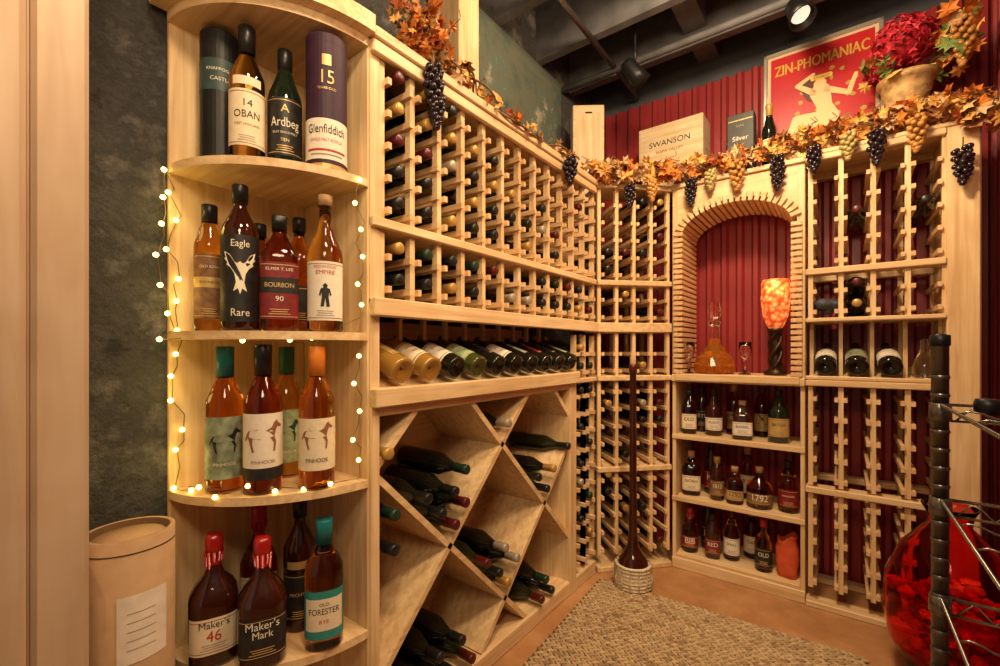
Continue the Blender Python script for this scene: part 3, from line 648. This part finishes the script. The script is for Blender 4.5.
# ------------------------------------------------------------------ tall display bottle
b=MB(); b.lathe([(.001,.0),(.07,0),(.088,.02),(.095,.07),(.09,.12),(.06,.145),(.055,.15)],'wicker',28)
for k in range(7): b.lathe([(.0885+.004*math.sin(k),.015+k*.018),(.098,.02+k*.018),(.0885,.028+k*.018)],'wicker',28)
for k in range(14):
    a=k*math.pi/7; b.tube([(.093*math.cos(a),.093*math.sin(a),.01),(.100*math.cos(a),.100*math.sin(a),.07),(.086*math.cos(a),.086*math.sin(a),.135)],.004,'wicker',5)
b.lathe([(.078,.13),(.072,.15),(.05,.18),(.030,.22),(.022,.28),(.0195,.5),(.0165,.95),(.0165,1.13),(.021,1.135),(.021,1.165),(.017,1.175),(.001,1.18)],['spirit_dark']*7+['cap_burg','cap_burg','cap_burg','cap_burg'],22)
b.lathe([(.016,1.175),(.015,1.215),(.001,1.22)],'cork',12)
b.build('giant_wine_bottle',M=T(-.87,2.306,0),recalc=False)
# ------------------------------------------------------------------ rug: rows of braided strands
random.seed(5)
g=MB(); L1,L2=1.12,1.5
g.box(0,L1,-L2,0,.001,.006,'jute_base')
rowp=.036; stp=.026
SP=[]; SF=[]
for i in range(5):
    for k in range(6):
        a=2*math.pi*k/6; q=math.sin(math.pi*(i+.35)/4.7); SP.append((-1+2*i/4,math.cos(a)*q,math.sin(a)*q))
for i in range(4):
    for k in range(6):
        j=(k+1)%6; SF.append((i*6+k,(i+1)*6+k,(i+1)*6+j,i*6+j))
for j in range(int(L2/rowp)):
    y=-(j+.5)*rowp
    for half in (0,1):
        yy=y+(-.008 if half else .008); sg=1 if half else -1
        for i in range(int(L1/stp)):
            x=(i+.5+(.5 if half else 0))*stp
            g.add(SP,SF,'jute_b' if R()<.45 else ('jute_a' if R()<.8 else 'jute_c'),T(x,yy+rr(-.001,.001),.009)@RZ(sg*rr(.5,.62))@Matrix.Diagonal((.0200,.0075,.008,1)),True)
g.build('jute_rug',M=T(-1.04,2.27,0.0)@RZ(math.radians(3)),recalc=False)
b=MB(); r=.087; h=.83
b.lathe([(r-.012,0),(r,0),(r,h),(r-.010,h),(r-.011,h-.02),(.001,h-.022)],['cardboard']*3+['cardboard_dark','cardboard'],40)
b.lathe([(r-.02,h-.02),(r-.02,h-.012),(.001,h-.012)],'cardboard',32)
patch(b,.56,.71,r,2,'paper',.55,.001,.30); patch(b,.36,.50,r,2,'paper',.30,.001,.55); patch(b,.1,.25,r,2,'paper',.5,.001,.2)
for k in range(5): patch(b,.59+k*.02,.5915+k*.02,r,2,'ink_grey',.3,.0016,.25)
for zz in (.30,.80): patch(b,zz,zz+.003,r,2,'cardboard_dark',3.1,.0008,0,40)
b.build('shipping_tube',M=T(-1.325,.311,0)@RZ(math.atan2(-.311,1.325)+math.pi/2),recalc=False)
# ------------------------------------------------------------------ fairy lights
random.seed(9)
g=MB(); path=[]
def seg(a,c,n):
    for i in range(n):
        t=i/n; path.append(Vector(a).lerp(Vector(c),t)+Vector((0,rr(-.018,.018),rr(-.012,.012))))
seg((-1.10,.785,1.74),(-1.098,.785,1.30),12); seg((-1.15,.68,1.288),(-1.30,.47,1.285),8); seg((-1.43,.418,1.28),(-1.435,.405,1.74),12)
seg((-1.44,.43,1.73),(-1.435,.45,.90),24); seg((-1.43,.42,.882),(-1.25,.505,.885),7); seg((-1.25,.505,.885),(-1.10,.72,.885),8); seg((-1.1,.77,.89),(-1.098,.785,1.28),10)
g.tube(path,.0012,'wire_copper',4)
for i,p in enumerate(path):
    if i%2==0: g.add(*ICO2,'bulb_glow',S(p.x+.004,p.y-.004,p.z,.0068),True)
g.build('fairy_lights',recalc=False)
# ------------------------------------------------------------------ red glass vase
b=MB(); b.lathe([(.001,0),(.07,0),(.12,.04),(.175,.14),(.195,.26),(.185,.38),(.14,.50),(.085,.57),(.06,.60),(.065,.64),(.08,.67),(.076,.67),(.058,.63),(.055,.60),(.08,.565),(.135,.495),(.179,.38),(.189,.26),(.169,.14),(.115,.045),(.001,.012)],'red_glass',40)
vz=b.build('glass_floor_vase',M=T(.325,2.34,0),recalc=False)
g=MB(); random.seed(2)
for k in range(150):
    a=rr(0,6.28); zz=rr(.06,.36); q=(.06+.10*min(1,zz/.2))*math.sqrt(R()); g.add(*ICO1,random.choice(['petal_red','petal_pink','petal_pink','leaf_orange']),S(q*math.cos(a),q*math.sin(a),zz,rr(.02,.035),rr(.02,.035),rr(.012,.025))@rotrand())
g.build('vase_filler',parent=vz,recalc=False)
# ------------------------------------------------------------------ wire shelf
g=MB()
for (x,y) in ((.110,.86),(.50,.86),(.110,.45),(.50,.45)):
    g.tube([(x,y,0),(x,y,1.265)],.0092,'steel_dark',14); g.lathe([(.0093,1.255),(.0108,1.257),(.0108,1.27),(.001,1.273)],'black_metal',14,T(x,y,0))
    for k in range(49): g.lathe([(.0093,.01+k*.025),(.0103,.0115+k*.025),(.0103,.014+k*.025),(.0093,.0155+k*.025)],'steel_dark',14,T(x,y,0))
    for zz in (1.165,1.035,.90,.45,.1): g.lathe([(.0095,-.012),(.0122,-.011),(.0115,.011),(.0095,.012)],'steel_dark',14,T(x,y,zz))
for zz in (1.165,1.035,.90,.45,.1):
    for y in (.86,.45):
        g.tube([(.12,y,zz+.010),(.50,y,zz+.010)],.0022,'steel_wire',6); g.tube([(.12,y,zz-.012),(.50,y,zz-.012)],.0018,'steel_wire',6)
        n=20; g.tube([(.125+.37*i/n,y,zz+(.010 if i%2 else -.012)) for i in range(n+1)],.0013,'steel_wire',5)
    for x in (.110,.5): g.tube([(x,.45,zz+.010),(x,.86,zz+.010)],.0022,'steel_wire',6)
    for k in range(4):
        y=.50+.32*k/4; g.tube([(.110+.39*i/40,y,zz+.010+.004*math.sin(i*1.3)) for i in range(41)],.0013,'steel_wire',5)
g.lathe([(.001,-.010),(.012,-.010),(.014,0),(.012,.010),(.001,.010)],'black_metal',12,T(.155,.86,1.175))
g.build('wire_shelving_rack',recalc=False)
# ------------------------------------------------------------------ lights
def light(name,loc,e,col=(1,.72,.425),r=.12,typ='POINT',tgt=None,ang=100):
    l=bpy.data.lights.new(name,typ); l.energy=e; l.color=col; l.shadow_soft_size=r
    if typ=='SPOT': l.spot_size=math.radians(ang); l.spot_blend=.8
    o=bpy.data.objects.new(name,l); sc.collection.objects.link(o); o.location=loc
    if tgt is not None: o.rotation_euler=(Vector(tgt)-Vector(loc)).to_track_quat('-Z','Y').to_euler()
light('ceiling_lamp',(-.35,1.3,2.85),54,r=.09)
light('ceiling_lamp.001',(.0,-.1,2.2),40,r=.2)
light('ceiling_lamp.002',(-.3,1.95,2.93),30,r=.09)
light('spot_shelf',(-.25,.3,2.7),62,typ='SPOT',tgt=(-1.2,.7,1.0))
light('spot_back',(-.2,1.5,2.8),88,typ='SPOT',tgt=(-.3,2.8,1.2))
light('spot_bin',(.1,1.1,2.5),60,typ='SPOT',tgt=(-1.2,1.6,.5),ang=80)
light('table_lamp_glow',(-.275,2.70,1.60),1.4,(1,.5,.2),.04)
for i,zz in enumerate((1.62,1.4,1.15,.95)): light('fairy_glow.%03d'%i,(-1.40,.40,zz),.22,(1,.72,.2),.03)
w=bpy.data.worlds.new('World'); sc.world=w; w.use_nodes=True
w.node_tree.nodes['Background'].inputs[0].default_value=(1,.82,.62,1); w.node_tree.nodes['Background'].inputs[1].default_value=.36
# ------------------------------------------------------------------ camera
cd=bpy.data.cameras.new('Camera'); cd.sensor_width=36; cd.lens=16.13; cd.shift_y=.017; cd.clip_start=.02
co=bpy.data.objects.new('Camera',cd); sc.collection.objects.link(co); co.location=(0,0,1.25)
co.rotation_euler=(math.radians(90),0,math.radians(37.2)); sc.camera=co
sc.view_settings.view_transform='Standard'; sc.view_settings.exposure=0
